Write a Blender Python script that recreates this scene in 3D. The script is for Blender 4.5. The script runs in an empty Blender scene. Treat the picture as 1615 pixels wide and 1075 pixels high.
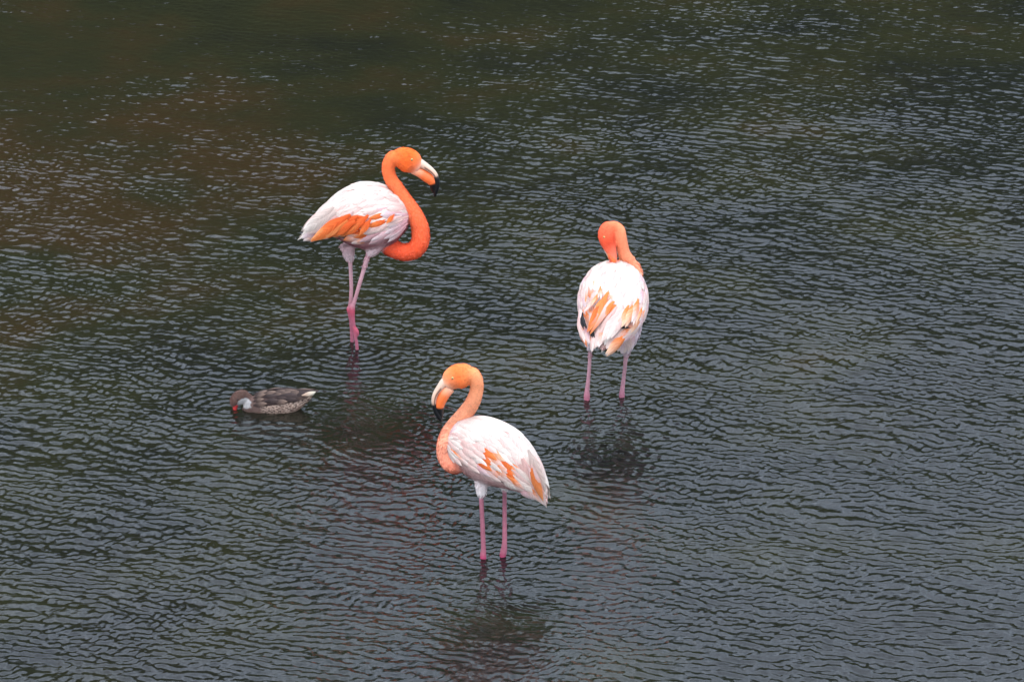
import bpy, bmesh, math, random
import numpy as np
from mathutils import Vector, Matrix
from mathutils.bvhtree import BVHTree
from mathutils.kdtree import KDTree

random.seed(7); rng = np.random.default_rng(11)
sc = bpy.context.scene
COL = sc.collection

# ------------------------------------------------------------------ camera, sky, sun, exposure
TH = math.radians(21.0); DIST = 25.6; FPX = 9230.0
cam = bpy.data.cameras.new('camera'); camo = bpy.data.objects.new('camera', cam); COL.objects.link(camo)
CAM = Vector((0, -DIST*math.cos(TH), DIST*math.sin(TH)))
camo.location = CAM; camo.rotation_euler = (math.radians(90)-TH, 0, 0)
cam.sensor_width = 36; cam.lens = 36*FPX/1615; cam.clip_end = 3000; cam.clip_start = .1
cam.dof.use_dof = False
sc.camera = camo

SUN_EL, SUN_AZ = math.radians(56), math.radians(194)      # azimuth clockwise from +Y
w = bpy.data.worlds.new('World'); sc.world = w; w.use_nodes = True
nt = w.node_tree; nt.nodes.clear()
def N(nt, t, **kw):
    n = nt.nodes.new(t)
    for k, v in kw.items():
        if k in n.inputs.keys(): n.inputs[k].default_value = v
        else: setattr(n, k, v)
    return n
out = N(nt, 'ShaderNodeOutputWorld'); bg = N(nt, 'ShaderNodeBackground'); bg.inputs['Strength'].default_value = .15
sky = N(nt, 'ShaderNodeTexSky'); sky.sky_type = 'NISHITA'; sky.sun_disc = False
sky.sun_elevation = SUN_EL; sky.sun_rotation = SUN_AZ; sky.air_density = 1.0; sky.dust_density = 2.0; sky.ozone_density = 1.0
tc = N(nt, 'ShaderNodeTexCoord'); mp = N(nt, 'ShaderNodeMapping'); mp.inputs['Scale'].default_value = (1, 1, 2.2)
no = N(nt, 'ShaderNodeTexNoise'); no.inputs['Scale'].default_value = 8; no.inputs['Detail'].default_value = 5
cr = N(nt, 'ShaderNodeValToRGB')
cr.color_ramp.elements[0].position = .36; cr.color_ramp.elements[0].color = (4.6, 6.0, 7.7, 1)
cr.color_ramp.elements[1].position = .66; cr.color_ramp.elements[1].color = (16.8, 18.6, 21.2, 1)
mx = N(nt, 'ShaderNodeMixRGB'); mx.inputs[0].default_value = .85
L = nt.links.new
L(tc.outputs['Generated'], mp.inputs[0]); L(mp.outputs[0], no.inputs['Vector']); L(no.outputs['Fac'], cr.inputs[0])
sx = N(nt, 'ShaderNodeSeparateXYZ'); L(tc.outputs['Generated'], sx.inputs[0])
gr = N(nt, 'ShaderNodeMapRange'); gr.inputs['To Min'].default_value = .45; gr.inputs['To Max'].default_value = 1.7; L(sx.outputs[2], gr.inputs['Value'])
gm = N(nt, 'ShaderNodeVectorMath', operation='SCALE'); L(cr.outputs[0], gm.inputs[0]); L(gr.outputs[0], gm.inputs['Scale'])
L(sky.outputs[0], mx.inputs[1]); L(gm.outputs[0], mx.inputs[2]); L(mx.outputs[0], bg.inputs[0]); L(bg.outputs[0], out.inputs[0])
sl = bpy.data.lights.new('sun', 'SUN'); sl.energy = 1.0; sl.angle = math.radians(22); sl.color = (1, .95, .87)
so = bpy.data.objects.new('sun', sl); COL.objects.link(so)
sd = Vector((math.sin(SUN_AZ)*math.cos(SUN_EL), math.cos(SUN_AZ)*math.cos(SUN_EL), math.sin(SUN_EL)))
so.rotation_euler = sd.to_track_quat('Z', 'Y').to_euler(); so.location = (0, 0, 30)
sc.view_settings.view_transform = 'Standard'; sc.view_settings.look = 'None'
sc.view_settings.gamma = 1; sc.view_settings.use_curve_mapping = False; sc.view_settings.exposure = 0.28
sc.render.engine = 'CYCLES'
sc.cycles.use_denoising = True
sc.cycles.max_bounces = 8; sc.cycles.glossy_bounces = 3; sc.cycles.transmission_bounces = 5; sc.cycles.diffuse_bounces = 3

# ------------------------------------------------------------------ measuring helpers
def ray(px, py):
    return Vector((0, math.cos(TH), -math.sin(TH))) + Vector((1, 0, 0))*((px-807.5)/FPX) \
        - Vector((0, math.sin(TH), math.cos(TH)))*((py-537.5)/FPX)
def P(px, py, Y):
    d = ray(px, py); t = (Y-CAM.y)/d.y
    return CAM + d*t
def ground(px, py):
    d = ray(px, py); return CAM + d*(-CAM.z/d.z)
def lerp(a, b, t): return a+(b-a)*t
def catmull(arr, n):
    a = np.asarray(arr, float); m = len(a)
    out = []
    for s in np.linspace(0, m-1, n):
        i = min(int(s), m-2); f = s-i
        p0, p1, p2, p3 = a[max(i-1, 0)], a[i], a[i+1], a[min(i+2, m-1)]
        out.append(.5*((2*p1)+(-p0+p2)*f+(2*p0-5*p1+4*p2-p3)*f*f+(-p0+3*p1-3*p2+p3)*f**3))
    return np.array(out)
def s2l(c):
    return tuple(((x/255)/12.92 if x/255 <= .04045 else ((x/255+.055)/1.055)**2.4) for x in c)
def smooth(a, b, x):
    t = np.clip((x-a)/(b-a), 0, 1); return t*t*(3-2*t)

def tag(o, label=None, cat=None, group=None, kind=None):
    if label: o['label'] = label
    if cat: o['category'] = cat
    if group: o['group'] = group
    if kind: o['kind'] = kind
    return o
def link(name, me, parent=None, mat=None):
    o = bpy.data.objects.new(name, me); COL.objects.link(o)
    if mat: me.materials.append(mat)
    if parent: o.parent = parent
    return o
def shade(me):
    me.polygons.foreach_set('use_smooth', [True]*len(me.polygons))

# ------------------------------------------------------------------ materials
def newmat(name):
    m = bpy.data.materials.new(name); m.use_nodes = True
    nt = m.node_tree; nt.nodes.clear()
    o = N(nt, 'ShaderNodeOutputMaterial'); return m, nt, o
def feather_mat(name, base, tip, edge=.65, rough=.75, var=.1):
    m, nt, o = newmat(name); L = nt.links.new
    uv = N(nt, 'ShaderNodeUVMap'); sep = N(nt, 'ShaderNodeSeparateXYZ'); L(uv.outputs[0], sep.inputs[0])
    ramp = N(nt, 'ShaderNodeMapRange'); ramp.inputs['From Min'].default_value = .25; ramp.inputs['From Max'].default_value = .95
    # barbs: fine lines slanting off the shaft
    ab = N(nt, 'ShaderNodeMath', operation='ABSOLUTE'); L(sep.outputs[1], ab.inputs[0])
    mu = N(nt, 'ShaderNodeMath', operation='MULTIPLY_ADD'); L(ab.outputs[0], mu.inputs[0]); mu.inputs[1].default_value = -.5; L(sep.outputs[0], mu.inputs[2])
    cb = N(nt, 'ShaderNodeCombineXYZ'); L(mu.outputs[0], cb.inputs[0]); L(sep.outputs[1], cb.inputs[1])
    oi = N(nt, 'ShaderNodeObjectInfo'); L(oi.outputs['Random'], cb.inputs[2])
    mpn = N(nt, 'ShaderNodeMapping'); mpn.inputs['Scale'].default_value = (26, 1.6, 50); L(cb.outputs[0], mpn.inputs[0])
    nz = N(nt, 'ShaderNodeTexNoise'); nz.inputs['Scale'].default_value = 1; nz.inputs['Detail'].default_value = 3; L(mpn.outputs[0], nz.inputs['Vector'])
    ad = N(nt, 'ShaderNodeMath', operation='MULTIPLY_ADD'); L(nz.outputs['Fac'], ad.inputs[0]); ad.inputs[1].default_value = .5; L(sep.outputs[0], ad.inputs[2])
    sb = N(nt, 'ShaderNodeMath', operation='SUBTRACT'); L(ad.outputs[0], sb.inputs[0]); sb.inputs[1].default_value = .25
    L(sb.outputs[0], ramp.inputs['Value'])
    mx = N(nt, 'ShaderNodeMixRGB'); mx.inputs[1].default_value = (*base, 1); mx.inputs[2].default_value = (*tip, 1); L(ramp.outputs[0], mx.inputs[0])
    hs = N(nt, 'ShaderNodeHueSaturation'); L(mx.outputs[0], hs.inputs['Color'])
    mr = N(nt, 'ShaderNodeMapRange'); L(oi.outputs['Random'], mr.inputs['Value']); mr.inputs['To Min'].default_value = 1-var; mr.inputs['To Max'].default_value = 1+var*.6
    m2 = N(nt, 'ShaderNodeMath', operation='MULTIPLY'); L(mr.outputs[0], m2.inputs[0])
    m3 = N(nt, 'ShaderNodeMapRange'); L(nz.outputs['Fac'], m3.inputs['Value']); m3.inputs['From Min'].default_value = .3; m3.inputs['From Max'].default_value = .7
    m3.inputs['To Min'].default_value = .76; m3.inputs['To Max'].default_value = 1.08
    L(m3.outputs[0], m2.inputs[1]); L(m2.outputs[0], hs.inputs['Value'])
    b = N(nt, 'ShaderNodeBsdfPrincipled'); b.inputs['Roughness'].default_value = rough; b.inputs['Specular IOR Level'].default_value = .2
    L(hs.outputs[0], b.inputs['Base Color'])
    bp = N(nt, 'ShaderNodeBump'); bp.inputs['Strength'].default_value = .4; bp.inputs['Distance'].default_value = .002; L(nz.outputs['Fac'], bp.inputs['Height']); L(bp.outputs[0], b.inputs['Normal'])
    tr = N(nt, 'ShaderNodeBsdfTranslucent'); L(hs.outputs[0], tr.inputs[0])
    ms = N(nt, 'ShaderNodeMixShader'); ms.inputs[0].default_value = .15; L(b.outputs[0], ms.inputs[1]); L(tr.outputs[0], ms.inputs[2])
    L(ms.outputs[0], o.inputs[0]); return m
def vcol_mat(name, rough=.9, bump=.5, scale=140, spec=.08, var=.14, dist=.003):
    m, nt, o = newmat(name); L = nt.links.new
    at = N(nt, 'ShaderNodeAttribute'); at.attribute_name = 'Col'
    tc = N(nt, 'ShaderNodeTexCoord')
    nz = N(nt, 'ShaderNodeTexNoise'); nz.inputs['Scale'].default_value = scale; nz.inputs['Detail'].default_value = 4; L(tc.outputs['Object'], nz.inputs['Vector'])
    n2 = N(nt, 'ShaderNodeTexNoise'); n2.inputs['Scale'].default_value = scale*.22; n2.inputs['Detail'].default_value = 3; L(tc.outputs['Object'], n2.inputs['Vector'])
    av = N(nt, 'ShaderNodeMath', operation='ADD'); L(nz.outputs['Fac'], av.inputs[0]); L(n2.outputs['Fac'], av.inputs[1])
    mr = N(nt, 'ShaderNodeMapRange'); L(av.outputs[0], mr.inputs['Value']); mr.inputs['From Min'].default_value = .65; mr.inputs['From Max'].default_value = 1.35
    mr.inputs['To Min'].default_value = 1-var; mr.inputs['To Max'].default_value = 1+var
    hs = N(nt, 'ShaderNodeHueSaturation'); L(at.outputs['Color'], hs.inputs['Color']); L(mr.outputs[0], hs.inputs['Value'])
    b = N(nt, 'ShaderNodeBsdfPrincipled'); b.inputs['Roughness'].default_value = rough; b.inputs['Specular IOR Level'].default_value = spec
    L(hs.outputs[0], b.inputs['Base Color'])
    bp = N(nt, 'ShaderNodeBump'); bp.inputs['Strength'].default_value = bump; bp.inputs['Distance'].default_value = dist; L(nz.outputs['Fac'], bp.inputs['Height']); L(bp.outputs[0], b.inputs['Normal'])
    L(b.outputs[0], o.inputs[0]); return m

WHITE, BLUSH, PINK = (.74, .57, .50), (.74, .45, .40), (.70, .36, .37)
ORANGE, DEEP, PEACH = (.86, .23, .06), (.82, .12, .025), (.86, .42, .20)
F = {
 'white': feather_mat('feather_white', WHITE, (.80, .69, .61)),
 'blush': feather_mat('feather_blush', BLUSH, (.78, .60, .53)),
 'pink': feather_mat('feather_pink', PINK, (.80, .64, .63)),
 'mauve': feather_mat('feather_mauve', (.58, .30, .31), (.66, .42, .42)),
 'orange': feather_mat('feather_orange', DEEP, ORANGE),
 'peach': feather_mat('feather_peach', ORANGE, (.86, .55, .38)),
 'amber': feather_mat('feather_amber', (.86, .22, .06), (.88, .33, .12)),
 'flush': feather_mat('feather_flushed_tip', (.79, .52, .48), (.86, .24, .07)),
 'streak': feather_mat('feather_orange_pale_tip', ORANGE, (.82, .70, .66)),
 'black': feather_mat('feather_black', (.018, .016, .018), (.03, .026, .028), rough=.5),
 'brown': feather_mat('feather_brown', (.045, .028, .024), (.20, .13, .10)),
 'darkbrown': feather_mat('feather_dark_brown', (.03, .018, .017), (.075, .05, .045)),
 'cream': feather_mat('feather_cream', (.45, .30, .22), (.62, .56, .44)),
}
M_body = vcol_mat('plumage_skin')
M_fluff = vcol_mat('soft_plumage', bump=.1, scale=60)
M_bill = vcol_mat('bill_horn', rough=.38, bump=.08, scale=90, spec=.45, var=.05)
M_eye = vcol_mat('eye_gloss', rough=.12, bump=0, spec=.6, var=0)

# ------------------------------------------------------------------ feather meshes (shared)
_fm = {}
KINDS = {  # width/length, tip pointedness, arch
 'covert': (.40, .75, .08), 'lance': (.26, 1.0, .09), 'long': (.20, .8, .06), 'primary': (.13, 1.0, .03), 'tail': (.20, .7, .04)}
def feather_mesh(kind, mat):
    if (kind, mat) in _fm: return _fm[(kind, mat)]
    wr, pt, arch = KINDS[kind]
    nu = 7; vs = []; uvs = []; fs = []
    for i in range(nu+1):
        t = i/nu
        wv = wr*.5*(min(1, (t/.38))**.85)*((1-max(0, (t-.45)/.55)**(2.6-pt*1.0)) if t < 1 else 0)
        wv = max(wv, .0)
        if i == 0: wv = wr*.12
        z = arch*math.sin(math.pi*t*.9)
        for j in (-1, -.5, 0, .5, 1):
            sag = (1-math.cos(j*1.25))*wr*.26
            notch = .012*math.sin(i*7+j*5)*(abs(j) > .9)
            vs.append((t+notch, j*wv*1.0, z-sag*(wv/(wr*.5)+.001)+(.012*wr if j == 0 else 0)))
            uvs.append((t, j*.5))
    for i in range(nu):
        for j in range(4):
            a = i*5+j; fs.append((a, a+5, a+6, a+1))
    me = bpy.data.meshes.new('feather_'+kind+'_'+mat); me.from_pydata(vs, [], fs)
    uvl = me.uv_layers.new(name='UVMap')
    for lp in me.loops: uvl.data[lp.index].uv = uvs[lp.vertex_index]
    shade(me); me.materials.append(F[mat]); _fm[(kind, mat)] = me
    return me
NF = [0]
def put_feather(parent, A, B, nrm, kind, mat, wscale=1.0, name='feather', roll=0):
    """one feather from root A to tip B (world), outward normal nrm"""
    d = B-A; ln = d.length
    if ln < 1e-4: return
    x = d/ln; z = (nrm - x*nrm.dot(x)).normalized(); y = z.cross(x)
    if roll: z = (z*math.cos(roll)+y*math.sin(roll)); y = z.cross(x)
    m = Matrix(((x.x*ln, y.x*ln*wscale, z.x*ln, A.x), (x.y*ln, y.y*ln*wscale, z.y*ln, A.y), (x.z*ln, y.z*ln*wscale, z.z*ln, A.z), (0, 0, 0, 1)))
    o = bpy.data.objects.new(name, feather_mesh(kind, mat)); COL.objects.link(o)
    o.parent = parent
    root = parent
    while root.parent: root = root.parent
    o.matrix_local = Matrix.Translation(-root.location) @ m
    NF[0] += 1
    return o

# ------------------------------------------------------------------ lofts
class Loft:
    """spine of stations: centre (world), half width, half height up, half height down, colour"""
    def __init__(s, st, lat=None, n=40, seg=28):
        pts = catmull([list(a[0])+[a[1], a[2], a[3]] for a in st], n)
        s.c = pts[:, :3]; s.w = np.maximum(pts[:, 3], .001); s.hu = np.maximum(pts[:, 4], .001); s.hd = np.maximum(pts[:, 5], .001)
        T = np.gradient(s.c, axis=0); s.T = T/np.linalg.norm(T, axis=1)[:, None]
        Ls = []
        ref = np.array(lat if lat is not None else (0, -1, 0), float)
        for t in s.T:
            l = ref - t*ref.dot(t); l /= np.linalg.norm(l); Ls.append(l)
        s.L = np.array(Ls); s.N = np.cross(s.T, s.L); s.n = n; s.seg = seg
        if s.N[:, 2].sum() < 0: s.N = -s.N
    def S(s, u, v):
        f = min(max(u, 0), 1)*(s.n-1); i = min(int(f), s.n-2); f -= i
        g = lambda a: a[i]*(1-f)+a[i+1]*f
        cv, sv = math.cos(v), math.sin(v); h = g(s.hu) if cv > 0 else g(s.hd)
        return Vector(g(s.c)+g(s.L)*g(s.w)*sv+g(s.N)*h*cv)
    def nrm(s, u, v):
        e = .01
        a = s.S(min(u+e, 1), v)-s.S(max(u-e, 0), v); b = s.S(u, v+.03)-s.S(u, v-.03)
        n = a.cross(b)
        if n.length < 1e-9: return Vector((0, 0, 1))
        n.normalize()
        f = int(min(max(u, 0), 1)*(s.n-1)); c = Vector(s.c[f])
        return n if n.dot(s.S(u, v)-c) > 0 else -n
    def mesh(s):
        vs, fs = [], []
        for i in range(s.n):
            for j in range(s.seg):
                a = 2*math.pi*j/s.seg; h = s.hu[i] if math.cos(a) > 0 else s.hd[i]
                vs.append(s.c[i]+s.L[i]*s.w[i]*math.sin(a)+s.N[i]*h*math.cos(a))
        for i in range(s.n-1):
            for j in range(s.seg):
                k = (j+1) % s.seg; fs.append((i*s.seg+j, i*s.seg+k, (i+1)*s.seg+k, (i+1)*s.seg+j))
        vs.append(s.c[0]-s.T[0]*s.w[0]*.3); vs.append(s.c[-1]+s.T[-1]*s.w[-1]*.3)
        a, b = len(vs)-2, len(vs)-1
        for j in range(s.seg):
            k = (j+1) % s.seg; fs.append((a, k, j)); fs.append((b, (s.n-1)*s.seg+j, (s.n-1)*s.seg+k))
        return [tuple(map(float, v)) for v in vs], fs

def loft_object(name, lf, parent, origin, colfn, mat):
    vs, fs = lf.mesh()
    me = bpy.data.meshes.new(name); me.from_pydata([tuple(Vector(v)-origin) for v in vs], [], fs)
    bm = bmesh.new(); bm.from_mesh(me); bmesh.ops.recalc_face_normals(bm, faces=bm.faces); bm.to_mesh(me); bm.free()
    ca = me.color_attributes.new('Col', 'FLOAT_COLOR', 'POINT')
    for i in range(len(me.vertices)):
        r = min(i//lf.seg, lf.n-1); t = r/(lf.n-1)
        if i == len(me.vertices)-2: t = 0
        a = 2*math.pi*(i % lf.seg)/lf.seg
        ca.data[i].color = (*colfn(t, a), 1)
    shade(me); return link(name, me, parent, mat)

def blend(stops, t):
    for (t0, c0), (t1, c1) in zip(stops, stops[1:]):
        if t <= t1:
            f = max(0, (t-t0)/(t1-t0+1e-9)); return tuple(lerp(a, b, f) for a, b in zip(c0, c1))
    return stops[-1][1]

def union_body(name, lofts, parent, origin, colpts, voxel=.0042, extra=None, mat=None, smooth_it=4):
    """closed lofts melted into one continuous skin; colpts = (positions, radii, colours)"""
    V, Fc = [], []
    for lf in lofts:
        vs, fs = lf.mesh() if isinstance(lf, Loft) else lf
        o = len(V); V += [tuple(Vector(v)-origin) for v in vs]; Fc += [tuple(i+o for i in f) for f in fs]
    me = bpy.data.meshes.new('tmp'); me.from_pydata(V, [], Fc)
    bm = bmesh.new(); bm.from_mesh(me); bmesh.ops.recalc_face_normals(bm, faces=bm.faces); bm.to_mesh(me); bm.free()
    ob = bpy.data.objects.new('tmp', me); COL.objects.link(ob)
    r = ob.modifiers.new('r', 'REMESH'); r.mode = 'VOXEL'; r.voxel_size = voxel
    s = ob.modifiers.new('s', 'SMOOTH'); s.iterations = smooth_it; s.factor = .5
    dg = bpy.context.evaluated_depsgraph_get(); dg.update()
    res = bpy.data.meshes.new_from_object(ob.evaluated_get(dg)); res.name = name
    bpy.data.objects.remove(ob); bpy.data.meshes.remove(me)
    n = len(res.vertices); co = np.empty(n*3); res.vertices.foreach_get('co', co); co = co.reshape(-1, 3)
    cp, cc = [np.array(a, float) for a in colpts]; cp = cp-np.array(origin)
    kd = KDTree(len(cp))
    for i, p in enumerate(cp): kd.insert(p, i)
    kd.balance()
    cols = np.ones((n, 4)); near = np.zeros(n, int)
    for i in range(n):
        f = kd.find_n(co[i], 8); near[i] = f[0][1]
        wg = np.array([1/(q[2]**2+2e-5) for q in f]); cols[i, :3] = (wg[:, None]*cc[[q[1] for q in f]]).sum(0)/wg.sum()
    if extra is not None: cols[:, :3] = extra(co+np.array(origin), cols[:, :3])
    ca = res.color_attributes.new('Col', 'FLOAT_COLOR', 'POINT'); ca.data.foreach_set('color', cols.astype('f').ravel())
    res.materials.clear(); shade(res)
    o = link(name, res, parent, mat or M_body)
    return o, co+np.array(origin), cols, near

def fluff(name, parent, origin, body, co, cols, near, flow, keep, n, length, mat=None, lift=.22, wr=.42):
    """small overlapping contour feathers joined in one mesh"""
    me = body.data
    nf = len(me.polygons); cen = np.empty(nf*3); me.polygons.foreach_get('center', cen); cen = cen.reshape(-1, 3)+np.array(origin)
    nr = np.empty(nf*3); me.polygons.foreach_get('normal', nr); nr = nr.reshape(-1, 3)
    ar = np.empty(nf); me.polygons.foreach_get('area', ar)
    fv = np.array([p.vertices[0] for p in me.polygons])
    k = keep(cen); pr = ar*k; pr /= pr.sum()
    idx = rng.choice(nf, n, p=pr)
    V, Fc, C = [], [], []
    for q in idx:
        p = cen[q]; nn = nr[q]; fl = flow[near[fv[q]]]
        fl = fl+rng.normal(0, .22, 3); fl = fl-nn*fl.dot(nn); l0 = np.linalg.norm(fl)
        if l0 < 1e-3: continue
        fl /= l0; sd_ = np.cross(nn, fl)
        ln = length*rng.uniform(.7, 1.35)*(k[q] if k[q] < 1 else 1)**.5; wd = ln*wr
        a = p-nn*.0015; mid = p+fl*ln*.55+nn*(ln*lift*.45*k[q]+.0008); tip = p+fl*ln+nn*ln*lift*rng.uniform(.1, .9)*k[q]
        o = len(V); V += [a, mid+sd_*wd*.5, tip, mid-sd_*wd*.5, ]; Fc += [(o, o+1, o+2, o+3)]
        c = cols[fv[q], :3]*rng.uniform(.84, 1.12)+rng.uniform(0, .02); C += [c]*4
    me2 = bpy.data.meshes.new(name); me2.from_pydata([tuple(map(float, np.array(v)-np.array(origin))) for v in V], [], Fc)
    ca = me2.color_attributes.new('Col', 'FLOAT_COLOR', 'POINT')
    ca.data.foreach_set('color', np.hstack([np.clip(np.array(C), 0, 1), np.ones((len(C), 1))]).astype('f').ravel())
    shade(me2); o = link(name, me2, parent, mat or M_fluff); o['kind'] = 'stuff'
    return o

def wing_shell(lf, side, parent, origin, u0, u1, v0, v1, th, color):
    """the folded wing: a thick panel hugging the flank, edges thinning out"""
    nu, nv = 22, 14; vs, fs = [], []
    for lay in (0, 1):
        for i in range(nu+1):
            for j in range(nv+1):
                a, b = i/nu, j/nv
                # lower edge sweeps up towards the tail
                vv = lerp(v0, lerp(v1, v1-.25, a*a), b); u = lerp(u0, u1, a)
                n = lf.nrm(u, side*vv); e = min(1, 4*a, 5*(1-a), 5*b+.2, 5*(1-b))
                off = (.002+th*max(e, 0)**.5) if lay else -.006
                vs.append(tuple(lf.S(u, side*vv)+n*off-origin))
    M = (nu+1)*(nv+1); q = lambda l, i, j: l*M+i*(nv+1)+j
    for l in (0, 1):
        for i in range(nu):
            for j in range(nv): fs.append((q(l, i, j), q(l, i+1, j), q(l, i+1, j+1), q(l, i, j+1)))
    for i in range(nu):
        for j in (0, nv): fs.append((q(0, i, j), q(0, i+1, j), q(1, i+1, j), q(1, i, j)))
    for j in range(nv):
        for i in (0, nu): fs.append((q(0, i, j), q(0, i, j+1), q(1, i, j+1), q(1, i, j)))
    me = bpy.data.meshes.new('wing'); me.from_pydata(vs, [], fs)
    bm = bmesh.new(); bm.from_mesh(me); bmesh.ops.recalc_face_normals(bm, faces=bm.faces); bm.to_mesh(me); bm.free()
    ca = me.color_attributes.new('Col', 'FLOAT_COLOR', 'POINT')
    for k, d in enumerate(ca.data): d.color = (*color, 1)
    shade(me); return link('wing', me, parent, M_body)

def march(lf, u, v, ln, dv=0.0):
    """walk ln metres along the surface toward the tail; beyond the end go straight on"""
    A = lf.S(u, v); du = .01; uu = u; vv = v; last = A; acc = 0
    while acc < ln and uu < 1:
        uu += du; vv += dv*du; p = lf.S(uu, vv); acc += (p-last).length; last, prev = p, last
    if acc < ln: last = last+Vector(lf.T[-1])*(ln-acc)
    return last
def rows(lf, parent, side, u0, u1, nu, v0, v1, dv, ln, kind, colour, base=.012, tipoff=.0045, sweep=0.0, jit=1.0, ws=1.0):
    for i in range(nu):
        a = i/(nu-1) if nu > 1 else 0; u = lerp(u0, u1, a)
        nv = max(2, int(abs(v1-v0)/dv))
        for j in range(nv+1):
            v = v0+(v1-v0)*((j+.5*(i % 2))/nv)+random.uniform(-.03, .03)*jit
            if v > max(v0, v1)+.02: continue
            uu = u+random.uniform(-.018, .018)*jit
            l = (ln(a, v) if callable(ln) else ln)*random.uniform(.85, 1.15)
            A = lf.S(uu, side*v); B = march(lf, uu, side*v, l, side*(sweep+random.uniform(-.12, .12)*jit))
            n = lf.nrm(uu, side*v); n2 = lf.nrm(min(uu+.1, 1), side*v)
            mat = colour(uu, v)
            if mat is None: continue
            put_feather(parent, A+n*base, B+n2*(base*.8+tipoff*random.uniform(.5, 1.2)), (n+n2)*.5, kind, mat, ws*random.uniform(.85, 1.15), roll=random.uniform(-.06, .06))

def pick(*opts):
    r = random.random()*sum(w for _, w in opts)
    for m, w in opts:
        r -= w
        if r <= 0: return m
    return opts[-1][0]

class Colr:
    """colour and feather direction sampled on the source surfaces"""
    def __init__(s): s.p, s.c, s.f = [], [], []
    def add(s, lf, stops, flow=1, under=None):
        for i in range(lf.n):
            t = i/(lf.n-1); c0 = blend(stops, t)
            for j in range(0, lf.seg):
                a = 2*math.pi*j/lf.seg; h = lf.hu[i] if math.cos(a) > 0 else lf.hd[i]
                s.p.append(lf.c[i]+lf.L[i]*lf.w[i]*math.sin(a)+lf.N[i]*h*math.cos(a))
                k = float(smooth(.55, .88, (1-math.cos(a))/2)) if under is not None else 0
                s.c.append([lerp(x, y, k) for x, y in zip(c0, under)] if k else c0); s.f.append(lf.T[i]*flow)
    def get(s): return s.p, s.c

def tube(pts, lat=(0, -1, 0), n=None, seg=14):
    """pts: (Vector, radius[, lateral radius])"""
    return Loft([(p[0], (p[2] if len(p) > 2 else p[1]), p[1], p[1]) for p in pts], lat, n or max(8, len(pts)*6), seg)

def foot(ankle_bottom, fwd, z):
    """webbed foot on the lagoon bed: three toe tubes and a web"""
    o = []
    p = Vector((ankle_bottom.x, ankle_bottom.y, z+.012)); f = Vector((fwd[0], fwd[1], 0)).normalized(); s = Vector((-f.y, f.x, 0))
    for a in (-.5, 0, .5):
        d = f*math.cos(a)+s*math.sin(a)
        o.append(tube([(p-d*.005, .008), (p+d*.035, .0075), (p+d*.07-Vector((0, 0, .004)), .005)], n=8, seg=8))
    w1, w2 = (p+f*.055*math.cos(.45)+s*.055*math.sin(.45)), (p+f*.055*math.cos(.45)-s*.055*math.sin(.45))
    vs = []
    for dz in (.003, -.004):
        for q in (p, w1, p+f*.05, w2): vs.append(tuple(q+Vector((0, 0, dz))))
    fs = [(0, 1, 2, 3), (7, 6, 5, 4), (0, 4, 5, 1), (1, 5, 6, 2), (2, 6, 7, 3), (3, 7, 4, 0)]
    o.append((vs, fs)); return o

def eye(parent, origin, pos, nrm, r=.0052):
    bm = bmesh.new(); bmesh.ops.create_uvsphere(bm, u_segments=16, v_segments=10, radius=r)
    me = bpy.data.meshes.new('eye'); 
    q = nrm.to_track_quat('Z', 'Y').to_matrix().to_4x4()
    ca_cols = []
    for v in bm.verts: ca_cols.append((.012, .01, .01) if v.co.z > r*.86 else (.50, .36, .12))
    for v in bm.verts: v.co = (q @ v.co)+pos-origin
    bm.to_mesh(me); bm.free()
    ca = me.color_attributes.new('Col', 'FLOAT_COLOR', 'POINT')
    for k, c in enumerate(ca_cols): ca.data[k].color = (*c, 1)
    shade(me); return link('eye', me, parent, M_eye)

LOWER = lambda a: math.cos(a) < -.2 and math.cos(a) > -.75
PALEBILL = (.66, .47, .36); BLACK = (.004, .004, .005)
def bill(parent, origin, up, lo, lat, orange=(.86, .16, .04)):
    """up / lo: lists of (point, half thickness, half width, dark 0..1) from the face to the tip"""
    for nm, st in (('upper_bill', up), ('lower_bill', lo)):
        lf = Loft([(p, w, h, h) for p, h, w, _ in st], lat, 26, 14)
        dk = [d for *_, d in st]
        def cf(t, a, nm=nm, dk=dk):
            d = float(np.interp(t*(len(dk)-1), range(len(dk)), dk)); d = float(smooth(.35, .6, d))
            if nm == 'upper_bill':
                side = abs(math.sin(a)); c = tuple(lerp(x, y, max(0, side-.55)*.9*min(1, t*2.5)) for x, y in zip(PALEBILL, (.84, .36, .2)))
                if t > .25 and abs(math.cos(a)) < .25+.3 and LOWER(a): c = (.10, .04, .03)
            else: c = blend([(0, (.80, .40, .25)), (.25, orange), (1, orange)], t)
            return tuple(lerp(x, y, d) for x, y in zip(c, BLACK))
        loft_object(nm, lf, parent, origin, cf, M_bill)

def flamingo(label, base, yaw):
    e = bpy.data.objects.new('flamingo', None); COL.objects.link(e); e.location = base; e.empty_display_size = .2
    return tag(e, label, 'flamingo', 'flamingos wading in the lagoon')

LEG = (.38, .16, .19); JOINT = (.46, .08, .12); TARS = (.34, .10, .14)
BED = -.29

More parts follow.
